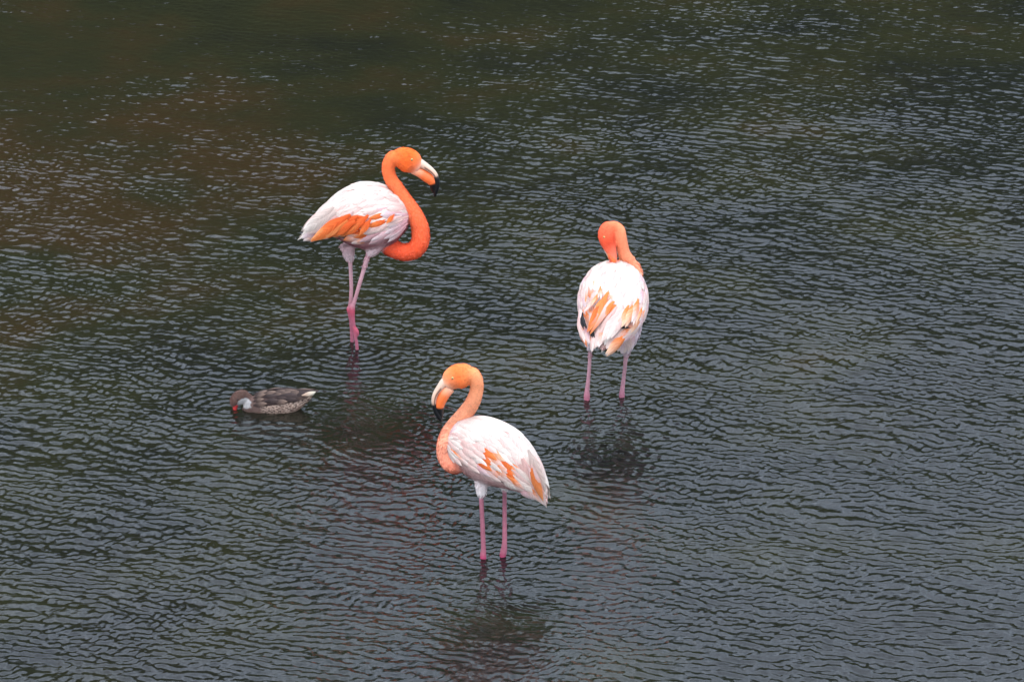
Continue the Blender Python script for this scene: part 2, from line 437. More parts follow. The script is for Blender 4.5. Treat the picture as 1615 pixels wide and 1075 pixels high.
# ================================================================== FLAMINGO 1: far left, facing right
def flamingo_one():
    g = ground(563, 550.5); Y0 = g.y+.045; o = Vector((g.x, Y0, BED)); s = FPX/(CAM-P(563, 400, Y0)).length; k = 1/4.885/s
    e = flamingo('orange necked flamingo facing right with its neck in a low S loop, farthest back', o, 0)
    Z = lambda x, y, dy=0: P(450+x/4.885, 210+y/4.885, Y0+dy)
    Z2 = lambda x, y, dy=0: P(500+x/5.37, 370+y/5.37, Y0+dy)
    lat = (0, -1, 0)
    yw = .10     # chest slightly toward the camera, tail away
    st = [(955, 655, 15), (935, 655, 90), (880, 650, 165), (790, 645, 228), (690, 638, 262), (590, 638, 262), (490, 655, 222), (400, 675, 160), (320, 700, 105), (250, 730, 60), (195, 762, 25)]
    T = Loft([(Z(x, y, (560-x)*k*yw), h*k*.84, h*k*.91, h*k*(1.03 if x > 350 else .9)) for x, y, h in st], lat, 44, 32)
    nk = [(770, 800, 70), (800, 868, 70), (870, 905, 66), (940, 916, 67), (1005, 890, 68), (1040, 825, 69), (1040, 750, 68), (1025, 690, 65), (985, 610, 61), (925, 520, 56), (865, 430, 52), (815, 355, 51), (795, 290, 51), (800, 235, 52), (830, 190, 55), (870, 190, 50)]
    ndy = [-.0, -.01, -.03, -.04, -.05, -.05, -.045, -.04, -.03, -.02, -.01, 0, 0, 0, 0, 0]
    NK = tube([(Z(x, y, d), r*k) for (x, y, r), d in zip(nk, ndy)], lat, 80, 18)
    hd = [(835, 205, 40), (862, 200, 75), (900, 198, 92), (940, 208, 97), (975, 228, 92), (1005, 250, 72), (1030, 268, 50)]
    HD = Loft([(Z(x, y), r*k*.74, r*k, r*k) for x, y, r in hd], lat, 24, 20)
    sd_ = -.05
    TF1 = tube([(Z(720, 800, -.03), 95*k), (Z(680, 880, -.04), 62*k), (Z(650, 930, -.045), 34*k), (Z(641, 945, -.045), 18*k)], lat)
    TF2 = tube([(Z(480, 860, .045), 60*k), (Z(487, 920, .045), 46*k), (Z(495, 965, .045), 34*k), (Z(500, 990, .045), 20*k)], lat)
    r = 1/5.37/s
    gn = ground(500+340/5.37, 370+972/5.37); gf = ground(500+296/5.37, 370+905/5.37)
    dn, df = gn.y-Y0, gf.y-Y0
    L1 = tube([(Z2(445, 140, -.045), 22*r), (Z2(425, 200, -.045), 20*r), (Z2(365, 400, -.045), 18*r), (Z2(315, 570, -.045), 18*r), (Z2(298, 615, -.045), 27*r), (Z2(298, 655, -.045), 24*r), (Z2(306, 720, -.045), 17*r), (Z2(325, 870, dn), 16*r), (gn, 16*r), (Vector((gn.x+.01, gn.y, BED+.02)), .008)], lat, 60)
    L2 = tube([(Z2(280, 190, .045), 20*r), (Z2(283, 260, .045), 18*r), (Z2(290, 450, .045), 17*r), (Z2(283, 590, .045), 19*r), (Z2(275, 630, .045), 26*r), (Z2(280, 665, .045), 22*r), (Z2(290, 760, .045), 16*r), (gf, 16*r), (Vector((gf.x+.01, gf.y, BED+.02)), .008)], lat, 60)
    KN = tube([(Z2(318, 780, -.045), 10*r), (Z2(335, 810, -.05), 17*r), (Z2(342, 845, -.05), 15*r), (Z2(325, 870, -.045), 8*r)], lat)
    c = Colr()
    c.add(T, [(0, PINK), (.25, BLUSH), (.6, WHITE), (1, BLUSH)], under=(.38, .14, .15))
    c.add(NK, [(0, (.80, .085, .035)), (.3, (.84, .10, .035)), (.6, (.88, .17, .06)), (1, (.88, .17, .05))], flow=-1)
    c.add(HD, [(0, (.88, .15, .035)), (.55, (.88, .135, .025)), (.8, (.88, .19, .07)), (1, (.82, .45, .32))], flow=-1)
    for t in (TF1, TF2): c.add(t, [(0, (.70, .44, .45)), (.6, (.74, .55, .55)), (1, (.66, .30, .34))])
    for t in (L1, L2): c.add(t, [(0, (.66, .40, .42)), (.38, LEG), (.5, JOINT), (.56, JOINT), (.7, TARS), (1, TARS)])
    c.add(KN, [(0, JOINT), (1, TARS)])
    lofts = [T, NK, HD, TF1, TF2, L1, L2, KN]+foot(L1_end(gn), (1, -.2), BED)+foot(L1_end(gf), (1, .1), BED)
    body, co, cols, near = union_body('body', lofts, e, o, c.get(), .0042)
    zt = Z2(0, 215).z
    zc = Z2(0, 240).z
    fluff('soft_plumage', e, o, body, co, cols, near, np.array(c.f), lambda q: ((q[:, 2] > zc)*(np.where((q[:, 0] > Z(1000, 0).x) & (q[:, 2] > Z(0, 300).z), 0, 1)))*np.where(q[:, 2] > Z(0, 360).z, .5, 1.0), 10000, .014, lift=.18)
    # bill
    bill(e, o, [(Z(985, 215), 40*k, 30*k, 0), (Z(1030, 228), 36*k, 32*k, 0), (Z(1085, 258), 27*k, 30*k, 0), (Z(1130, 292), 22*k, 27*k, .0), (Z(1158, 328), 20*k, 23*k, .45), (Z(1166, 375), 24*k, 20*k, 1), (Z(1162, 430), 21*k, 16*k, 1), (Z(1150, 488), 9*k, 7*k, 1)],
         [(Z(985, 278), 38*k, 32*k, 0), (Z(1040, 306), 38*k, 38*k, 0), (Z(1085, 335), 41*k, 38*k, 0), (Z(1120, 362), 38*k, 32*k, 0), (Z(1136, 392), 30*k, 24*k, .6), (Z(1140, 425), 24*k, 16*k, 1), (Z(1146, 462), 8*k, 6*k, 1)], lat)
    for sgn in (-1, 1):
        eye(e, o, Z(975, 205, sgn*92*k*.70), Vector((.15, sgn, .1)).normalized())
    # wings and feathers
    for side in (1, -1):
        W = wing_shell(T, side, e, o, .10, .93, .22, 1.95, .010, WHITE)
        def col(u, v):
            if .36 < u < .74 and v > 1.25+max(0, .38-u)*2: return pick(('orange', 4), ('streak', 2), ('flush', 3), ('peach', 1))
            if v > 1.7 and u > .2: return pick(('streak', 2), ('pink', 3), ('mauve', 2))
            if .22 < u < .36 and 1.05 < v < 1.35 and random.random() < .5: return pick(('flush', 1), ('orange', 1))
            if u < .3 and v > .8: return pick(('blush', 2), ('pink', 4))
            if v > 1.1: return pick(('blush', 3), ('pink', 2), ('streak', .5))
            if v > .75: return pick(('blush', 3), ('white', 2))
            return pick(('white', 8), ('blush', 2))
        rows(T, W, side, .10, .80, 10, .03, 1.90, .19, lambda a, v: .09+.02*a, 'covert', col, sweep=1.7)
        # long lanceolate scapulars over the back, secondaries along the lower rear edge
        rows(T, W, side, .30, .78, 5, .02, .95, .17, .12, 'lance', lambda u, v: pick(('white', 6), ('blush', 2)), base=.011, sweep=.9, ws=1.2)
        rows(T, W, side, .44, .68, 5, 1.30, 1.80, .12, .11, 'long', lambda u, v: pick(('orange', 5), ('peach', 3), ('streak', 1)), base=.017, sweep=-.25, ws=1.5)
    for j in range(7):      # black primaries showing as a thin dark line under the wing
        A = T.S(.50+.03*j, 2.0); n = T.nrm(.5+.03*j, 2.0); B = march(T, .50+.03*j, 2.0, .13, -.25)
        put_feather(body, A+n*.004, B+n*.008, n, 'primary', 'black')
    vs, fs = T.mesh(); tree = BVHTree.FromPolygons([Vector(v) for v in vs], fs)
    def on(x, y, off, dy):
        d = ray(450+x/4.885, 210+y/4.885).normalized(); h = tree.ray_cast(CAM, d)
        return (h[0]-d*off) if h[0] is not None else Z(x, y, dy)
    for a, b, m, ws in (((500, 625), (200, 835), 'orange', .9), ((480, 670), (215, 830), 'amber', .9), ((450, 640), (195, 828), 'amber', .7), ((540, 680), (300, 790), 'orange', 1.1), ((560, 640), (350, 770), 'orange', 1.1),
                        ((640, 630), (500, 760), 'orange', 1.1), ((600, 690), (430, 790), 'orange', 1.0), ((660, 660), (570, 790), 'orange', 1.2), ((520, 600), (380, 720), 'flush', 1.1),
                        ((840, 625), (775, 700), 'orange', 1.3), ((860, 640), (800, 690), 'flush', 1.2)):
        put_feather(body, on(*a, .034, -.1), on(*b, .03, -.06), Vector((-.1, -1, .35)).normalized(), 'lance', m, ws)
    def ff(par, a, b, kind, mat, dy1, dy2, ws=1, nr=(0, -1, .25)):
        put_feather(par, Z(a[0], a[1], dy1), Z(b[0], b[1], dy2), Vector(nr).normalized(), kind, mat, ws)
    # the two orange plumes at the rear edge, white plumes and the tail
    for a, b, m, ws in (((470, 640), (200, 835), 'amber', 1.0), ((430, 690), (215, 825), 'amber', .8), ((470, 575), (235, 700), 'amber', .8), ((520, 690), (300, 785), 'orange', 1.2), ((820, 630), (765, 700), 'orange', 1.6), ((850, 640), (800, 695), 'orange', 1.4),
                        ((400, 640), (170, 775), 'blush', 1.2), ((390, 600), (140, 760), 'white', 1.2), ((370, 570), (150, 740), 'white', 1.1)):
        ff(body, a, b, 'long', m, -.095, -.03, ws*1.15)
    for j, (b, m) in enumerate((((90, 825), 'white'), ((105, 800), 'blush'), ((120, 780), 'pink'), ((150, 765), 'white'), ((175, 785), 'blush'), ((160, 750), 'white'))):
        ff(body, (330, 680), b, 'tail', m, .0+.012*j, .03+.012*j, .6)
    return e
def L1_end(g): return Vector((g.x+.01, g.y, BED))

# ================================================================== FLAMINGO 3: front, facing left
def flamingo_three():
    s0 = 4.3; Z0 = (670, 560)
    g = ground(762, 880); Y0 = g.y+.03; o = Vector((ground(778, 880).x, Y0, BED)); s = FPX/(CAM-P(778, 740, Y0)).length; k = 1/s0/s
    e = flamingo('pale peach necked flamingo facing left, nearest to the camera', o, 0)
    Z = lambda x, y, dy=0: P(Z0[0]+x/s0, Z0[1]+y/s0, Y0+dy)
    Z2 = lambda x, y, dy=0: P(690+x/5.97, 740+y/5.97, Y0+dy)
    lat = (-.34, -.94, 0)
    Yof = lambda x: (400-x)*k*.40
    st = [(178, 585, 15), (190, 588, 85), (225, 596, 140), (290, 608, 188), (370, 636, 212), (450, 668, 220), (535, 712, 208), (610, 765, 172), (680, 825, 128), (740, 885, 84), (785, 945, 46), (815, 1000, 18)]
    T = Loft([(Z(x, y, Yof(x)), h*k*.82, h*k*.98, h*k*.98) for x, y, h in st], lat, 46, 32)
    nk = [(250, 700, 75), (205, 730, 72), (165, 705, 68), (142, 650, 62), (145, 585, 58), (172, 520, 56), (215, 462, 54), (265, 405, 52), (308, 345, 49), (338, 285, 47), (352, 225, 46), (348, 170, 46), (325, 128, 46), (295, 120, 40)]
    ndy = [Yof(250)-.02]+[Yof(x)-.03 for x in (205, 165, 142, 145)]+[.09, .08, .06, .04, .02, .01, 0, 0, 0]
    NK = tube([(Z(x, y, d), r*k) for (x, y, r), d in zip(nk, ndy)], lat, 80, 18)
    hd = [(325, 130, 40), (300, 130, 70), (262, 135, 84), (225, 145, 88), (190, 162, 80), (165, 185, 62), (145, 205, 44)]
    HD = Loft([(Z(x, y), r*k*.74, r*k, r*k) for x, y, r in hd], (0, -1, 0), 24, 20)
    TF1 = tube([(Z(400, 810, -.02), 85*k), (Z(385, 880, -.03), 46*k), (Z(385, 930, -.03), 34*k), (Z(386, 958, -.03), 19*k)], lat)
    TF2 = tube([(Z(520, 810, .02), 70*k), (Z(540, 880, .03), 40*k), (Z(541, 915, .03), 22*k)], lat)
    r = 1/5.97/s
    gn, gf = ground(762.2, 880), ground(793.5, 877); dn, df = gn.y-Y0, gf.y-Y0
    L1 = tube([(Z2(405, 190, -.03), 22*r), (Z2(412, 280, -.03), 23*r), (Z2(425, 550, -.03), 23*r), (Z2(432, 740, -.03), 25*r), (Z2(430, 800, -.03), 30*r), (Vector((gn.x, gn.y, -.01)), 29*r), (Vector((gn.x, gn.y+.005, -.06)), 20*r), (Vector((gn.x-.01, gn.y, BED+.02)), .009)], lat, 60)
    L2 = tube([(Z2(632, 140, .03), 22*r), (Z2(632, 300, .02), 22*r), (Z2(632, 560, .0), 23*r), (Z2(630, 700, df), 26*r), (Z2(622, 770, df), 33*r), (Z2(615, 810, df), 31*r), (Vector((gf.x, gf.y, -.02)), 25*r), (Vector((gf.x, gf.y+.005, -.06)), 19*r), (Vector((gf.x-.01, gf.y, BED+.02)), .009)], lat, 60)
    pe = 0
    c = Colr()
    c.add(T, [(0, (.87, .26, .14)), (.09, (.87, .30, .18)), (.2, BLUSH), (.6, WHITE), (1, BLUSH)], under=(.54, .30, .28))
    c.add(NK, [(0, (.86, .25, .15)), (.25, (.89, .31, .19)), (.5, (.92, .37, .21)), (.8, (.92, .33, .16)), (1, (.92, .29, .11))], flow=-1)
    c.add(HD, [(0, (.90, .26, .09)), (.5, (.89, .18, .045)), (.8, (.88, .27, .12)), (1, (.82, .50, .36))], flow=-1)
    for t in (TF1, TF2): c.add(t, [(0, (.76, .62, .60)), (.7, (.78, .70, .68)), (1, (.68, .40, .42))])
    for t in (L1, L2): c.add(t, [(0, (.31, .12, .15)), (.5, (.35, .11, .15)), (.66, (.42, .05, .12)), (.76, (.44, .045, .10)), (1, TARS)])
    lofts = [T, NK, HD, TF1, TF2, L1, L2]+foot(L1_end(gn), (-1, .3), BED)+foot(L1_end(gf), (-1, .2), BED)
    body, co, cols, near = union_body('body', lofts, e, o, c.get(), .0042)
    zc = Z(0, 930).z
    fluff('soft_plumage', e, o, body, co, cols, near, np.array(c.f), lambda q: ((q[:, 2] > zc)*(np.where((q[:, 0] < Z(160, 0).x) & (q[:, 2] > Z(0, 330).z), 0, 1)))*np.where(q[:, 2] > Z(0, 300).z, .5, 1.0), 10000, .014, lift=.18)
    bill(e, o, [(Z(165, 165), 40*k, 30*k, 0), (Z(135, 182), 33*k, 30*k, 0), (Z(100, 222), 24*k, 28*k, 0), (Z(72, 265), 20*k, 26*k, 0), (Z(62, 312), 18*k, 23*k, .3), (Z(70, 360), 18*k, 19*k, 1), (Z(92, 408), 19*k, 16*k, 1), (Z(114, 450), 8*k, 6*k, 1)],
         [(Z(172, 222), 36*k, 32*k, 0), (Z(142, 252), 38*k, 38*k, 0), (Z(120, 290), 36*k, 37*k, 0), (Z(106, 325), 32*k, 31*k, 0), (Z(100, 355), 28*k, 24*k, .55), (Z(103, 388), 24*k, 16*k, 1), (Z(113, 430), 8*k, 6*k, 1)], (0, -1, 0), orange=(.88, .17, .04))
    for sgn in (-1, 1):
        eye(e, o, Z(188, 155, sgn*88*k*.66), Vector((-.15, sgn, .1)).normalized())
    for side in (1, -1):
        W = wing_shell(T, side, e, o, .06, .94, .22, 1.72, .010, WHITE)
        def col(u, v):
            if .36 < u < .64 and .92 < v < 1.5 and random.random() < .85: return pick(('peach', 2), ('orange', 3), ('streak', 2), ('flush', 2.5))
            if .15 < u < .42 and v > 1.35: return pick(('streak', 1.6), ('blush', 3), ('pink', 1))
            if u < .2: return pick(('blush', 4), ('white', 3), ('pink', 1))
            if v > 1.2: return pick(('blush', 5), ('white', 1), ('pink', 1))
            if v > .7: return pick(('blush', 1), ('white', 1))
            return pick(('white', 9), ('blush', 2))
        rows(T, W, side, .07, .72, 11, .03, 1.70, .18, lambda a, v: .08+.02*a, 'covert', col, sweep=1.5)
        rows(T, W, side, .25, .64, 5, .02, .9, .16, .12, 'lance', lambda u, v: pick(('white', 8), ('blush', 2)), base=.011, sweep=.9, ws=1.2)
        rows(T, W, side, .64, .74, 2, .9, 1.5, .15, .12, 'long', lambda u, v: pick(('white', 5), ('blush', 4), ('streak', 1)), base=.017, sweep=-.1, ws=1.25)
    for j in range(7):
        A = T.S(.44+.03*j, 1.86); n = T.nrm(.44+.03*j, 1.86); B = march(T, .44+.03*j, 1.86, .12, -.1)
        put_feather(body, A+n*.004, B+n*.008, n, 'primary', 'black')
    def ff(par, a, b, kind, mat, d1, d2, ws=1, nr=(-.34, -.94, .3)):
        put_feather(par, Z(a[0], a[1], Yof(a[0])-d1), Z(b[0], b[1], Yof(b[0])-d2), Vector(nr).normalized(), kind, mat, ws)
    for a, b, m, ws in (((640, 740), (790, 965), 'blush', 1.6), ((600, 760), (760, 950), 'white', 1.7), ((660, 700), (800, 990), 'blush', 1.4), ((725, 800), (828, 1030), 'blush', .9), ((690, 740), (812, 985), 'flush', .8),
                        ((720, 740), (822, 990), 'flush', .7), ((735, 700), (822, 930), 'white', 1.0), ((700, 640), (800, 850), 'white', 1.2), ((560, 780), (710, 925), 'white', 1.7), ((580, 800), (690, 930), 'blush', 1.6)):
        ff(body, a, b, 'long', m, .085, .02, ws)
    for a, b, m in (((722, 765), (806, 985), 'amber'), ((705, 760), (780, 930), 'flush'), ((735, 760), (800, 960), 'flush'), ((715, 790), (795, 950), 'peach')):
        ff(body, a, b, 'lance', m, .118, .06, .8)
    return e

# ================================================================== FLAMINGO 2: right, back to the camera, preening
def flamingo_two():
    s0 = 4.672; Z0 = (880, 330)
    g = ground(955, 627); Y0 = g.y; o = Vector((g.x, Y0, BED)); s = FPX/(CAM-P(955, 480, Y0)).length; k = 1/s0/s
    e = flamingo('flamingo with its back turned and head bent down preening, at the right', o, 0)
    Z = lambda x, y, dy=0: P(Z0[0]+x/s0, Z0[1]+y/s0, Y0+dy)
    Z2 = lambda x, y, dy=0: P(880+x/5.97, 520+y/5.97, Y0+dy)
    lat = (-1, 0, 0)
    st = [(440, 470, .185, 20, 15), (436, 480, .175, 105, 95), (426, 508, .14, 180, 150), (415, 560, .085, 228, 185), (408, 625, .02, 256, 200), (405, 695, -.045, 262, 195), (402, 765, -.105, 245, 165), (395, 835, -.16, 205, 120), (380, 900, -.205, 150, 80), (355, 960, -.245, 90, 46), (330, 1015, -.275, 35, 18)]
    T = Loft([(Z(x, y, d), w_*k*.89, h*k*.88, h*k) for x, y, d, w_, h in st], lat, 46, 34)
    nk = [(520, 560, 70, .12), (565, 490, 58, .14), (560, 440, 50, .15), (526, 385, 46, .15), (488, 325, 46, .14), (472, 265, 46, .13), (460, 205, 47, .12), (447, 155, 47, .12), (415, 128, 42, .12), (385, 135, 42, .11)]
    NK = tube([(Z(x, y, d), r*k) for x, y, r, d in nk], (-1, 0, 0), 70, 18)
    hd = [(395, 118, 40, .12), (370, 140, 62, .11), (358, 175, 70, .105), (360, 215, 68, .10), (374, 260, 58, .10), (392, 305, 45, .095), (402, 345, 37, .09), (408, 385, 30, .09)]
    HD = Loft([(Z(x, y, d), r*k*.85, r*k*.9, r*k*.9) for x, y, r, d in hd], (0, -1, 0), 24, 20)
    TF1 = tube([(Z(240, 830, -.02), 80*k), (Z(235, 940, -.02), 52*k), (Z(237, 1010, -.02), 30*k), (Z(238, 1030, -.02), 16*k)], lat)
    TF2 = tube([(Z(525, 800, -.02), 100*k), (Z(515, 900, -.03), 92*k), (Z(500, 970, -.03), 75*k), (Z(502, 1030, -.02), 42*k), (Z(505, 1070, -.01), 20*k)], lat)
    r = 1/5.97/s
    gl, gr = ground(880+272/5.97, 520+655/5.97), ground(880+602/5.97, 520+635/5.97); dl, dr = gl.y-Y0, gr.y-Y0
    L1 = tube([(Z2(306, 120, -.01), 20*r), (Z2(303, 220, -.01), 18*r), (Z2(290, 420, dl), 19*r), (Z2(276, 560, dl), 23*r), (Z2(272, 620, dl), 30*r), (Vector((gl.x, gl.y, -.015)), 26*r), (Vector((gl.x, gl.y, -.06)), 18*r), (Vector((gl.x+.01, gl.y, BED+.02)), .009)], lat, 60)
    L2 = tube([(Z2(655, 130, -.01), 22*r), (Z2(640, 250, -.01), 21*r), (Z2(622, 430, dr), 19*r), (Z2(606, 560, dr), 23*r), (Z2(602, 610, dr), 28*r), (Vector((gr.x, gr.y, -.015)), 25*r), (Vector((gr.x, gr.y, -.06)), 18*r), (Vector((gr.x+.01, gr.y, BED+.02)), .009)], lat, 60)
    c = Colr()
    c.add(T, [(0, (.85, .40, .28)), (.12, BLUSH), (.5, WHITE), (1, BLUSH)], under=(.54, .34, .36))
    c.add(NK, [(0, (.86, .36, .22)), (.4, (.88, .29, .15)), (.75, (.88, .27, .13)), (1, (.86, .16, .07))], flow=-1)
    c.add(HD, [(0, (.84, .15, .07)), (.5, (.80, .09, .04)), (.8, (.83, .17, .10)), (1, (.84, .24, .14))], flow=-1)
    for t in (TF1, TF2): c.add(t, [(0, (.66, .50, .53)), (.7, (.68, .54, .56)), (1, (.62, .36, .40))])
    for t in (L1, L2): c.add(t, [(0, (.46, .26, .28)), (.3, (.44, .22, .25)), (.62, (.42, .14, .19)), (.72, (.62, .12, .2)), (1, TARS)])
    lofts = [T, NK, HD, TF1, TF2, L1, L2]+foot(L1_end(gl), (-.1, 1), BED)+foot(L1_end(gr), (.1, 1), BED)
    body, co, cols, near = union_body('body', lofts, e, o, c.get(), .0042)
    zc = Z2(0, 225, 0).z
    fluff('soft_plumage', e, o, body, co, cols, near, np.array(c.f), lambda q: (q[:, 2] > zc)*np.where(q[:, 2] > Z(0, 360, .1).z, .2, 1.0), 7500, .017, lift=.22)
    # bill pushed down into the shoulder feathers, in front of the neck
    bill(e, o, [(Z(350, 262, .105), 26*k, 24*k, 0), (Z(366, 305, .105), 22*k, 24*k, 0), (Z(388, 350, .10), 20*k, 22*k, 0), (Z(408, 395, .09), 18*k, 18*k, .5), (Z(425, 430, .085), 10*k, 8*k, 1)],
         [(Z(372, 290, .095), 26*k, 26*k, 0), (Z(390, 330, .09), 26*k, 28*k, 0), (Z(405, 370, .085), 24*k, 24*k, 0), (Z(418, 405, .085), 16*k, 14*k, .6), (Z(428, 432, .09), 8*k, 6*k, 1)], (0, -1, 0))
    eye(e, o, Z(340, 205, .10-68*k*.72), Vector((-.4, -1, .1)).normalized(), .0048)
    eye(e, o, Z(345, 205, .10+68*k*.78), Vector((-.3, 1, .1)).normalized(), .0048)
    for side in (1, -1):       # side 1 = image left
        W = wing_shell(T, side, e, o, .06, .93, .20, 1.85, .010, WHITE)
        def col(u, v, side=side):
            if side == 1:
                if u > .38 and .25 < v < 1.0: return pick(('flush', 2.5), ('streak', 1.5), ('blush', 3), ('white', 2))
            else:
                if u > .52 and .75 < v < 1.35: return pick(('flush', 4), ('streak', 2), ('blush', 3), ('peach', 1))
            if v > .95: return pick(('blush', 6), ('white', 1), ('pink', 3))
            if u < .15: return pick(('blush', 3), ('white', 4), ('peach', .6))
            return pick(('white', 8), ('blush', 2.5))
        rows(T, W, side, .07, .80, 11, .14, 1.80, .17, lambda a, v: .08+.025*a, 'covert', col, sweep=-.1)
        rows(T, W, side, .15, .62, 5, .05, .85, .14, .13, 'lance', lambda u, v: pick(('white', 8), ('blush', 2.5), ('streak', .8)), base=.011, sweep=-.1, ws=1.2)
        rows(T, W, side, .62, .84, 3, .9, 1.5, .15, .12, 'long', lambda u, v: pick(('peach', 2), ('blush', 4), ('streak', 3)), base=.015, sweep=-.5, ws=1.25)
    vs, fs = T.mesh(); tree = BVHTree.FromPolygons([Vector(v) for v in vs], fs)
    def on(x, y, off, back=None):
        d = ray(Z0[0]+x/s0, Z0[1]+y/s0).normalized(); h = tree.ray_cast(CAM, d)
        if h[0] is None: return Z(x, y, back if back is not None else -.22), Vector((0, -1, .4)).normalized()
        n = h[1] if h[1].dot(d) < 0 else -h[1]
        return h[0]+n*off, n
    def ff(a, b, kind, mat, o1=.030, o2=.040, ws=1, back=-.27):
        A, n1 = on(a[0], a[1], o1); B, n2 = on(b[0], b[1], o2, back)
        put_feather(body, A, B, (n1*2+n2+Vector((0, -.3, .2))).normalized(), kind, mat, ws)
    # black primaries at the left edge and between the plumes
    for a, b in (((175, 770), (205, 880)), ((170, 790), (215, 885)), ((180, 760), (235, 860)), ((165, 800), (190, 890)), ((195, 780), (225, 870)), ((185, 800), (240, 850)),
                 ((250, 850), (262, 950)), ((265, 840), (275, 955)), ((290, 840), (255, 945)), ((300, 860), (290, 935)), ((440, 885), (510, 878))):
        ff(a, b, 'lance', 'black', .026, .030, .75)
    for a, b, m, ws in (((215, 760), (215, 1000), 'blush', 1.2), ((220, 820), (235, 1010), 'streak', 1.2), ((200, 860), (220, 990), 'pink', 1.2), ((230, 800), (250, 1000), 'blush', 1.0),
                        ((350, 680), (222, 915), 'orange', .9), ((365, 660), (235, 900), 'amber', 1.0), ((340, 700), (225, 870), 'orange', .8), ((385, 690), (240, 930), 'amber', .9), ((330, 660), (250, 800), 'streak', .9), ((400, 720), (270, 880), 'peach', 1.2), ((310, 650), (270, 760), 'peach', 1.0), ((265, 610), (245, 720), 'peach', .6), ((330, 590), (320, 700), 'streak', .9),
                        ((430, 740), (280, 1010), 'streak', 1.0), ((440, 740), (310, 1045), 'white', 1.3), ((450, 760), (330, 1020), 'white', 1.3), ((460, 750), (345, 980), 'white', 1.3), ((480, 770), (370, 960), 'blush', 1.2), ((400, 780), (270, 1015), 'flush', .7),
                        ((550, 700), (460, 880), 'peach', 1.1), ((560, 680), (500, 870), 'streak', 1.1), ((500, 740), (430, 900), 'peach', 1.1), ((565, 740), (530, 850), 'peach', .7), ((480, 780), (400, 920), 'streak', 1.1)):
        for q in range(2):
            jj = lambda z: (z[0]+random.uniform(-13, 13), z[1]+random.uniform(-16, 16))
            ff(jj(a), jj(b), 'lance', pick((m, 5), ('blush', 1), ('flush', 1.5)), .034+.004*q, .044+.004*q, ws*.85)
    for j, (x, y) in enumerate(((440, 1050), (465, 1065), (490, 1062), (420, 1030), (520, 1050), (545, 1030), (400, 1010))):      # loose vent feathers by the right thigh
        put_feather(body, Z(500+j*6, 860, -.09), Z(x, y, -.07), Vector((0, -1, .2)).normalized(), 'long', 'pink' if j % 2 else 'blush', 1.6)
    return e

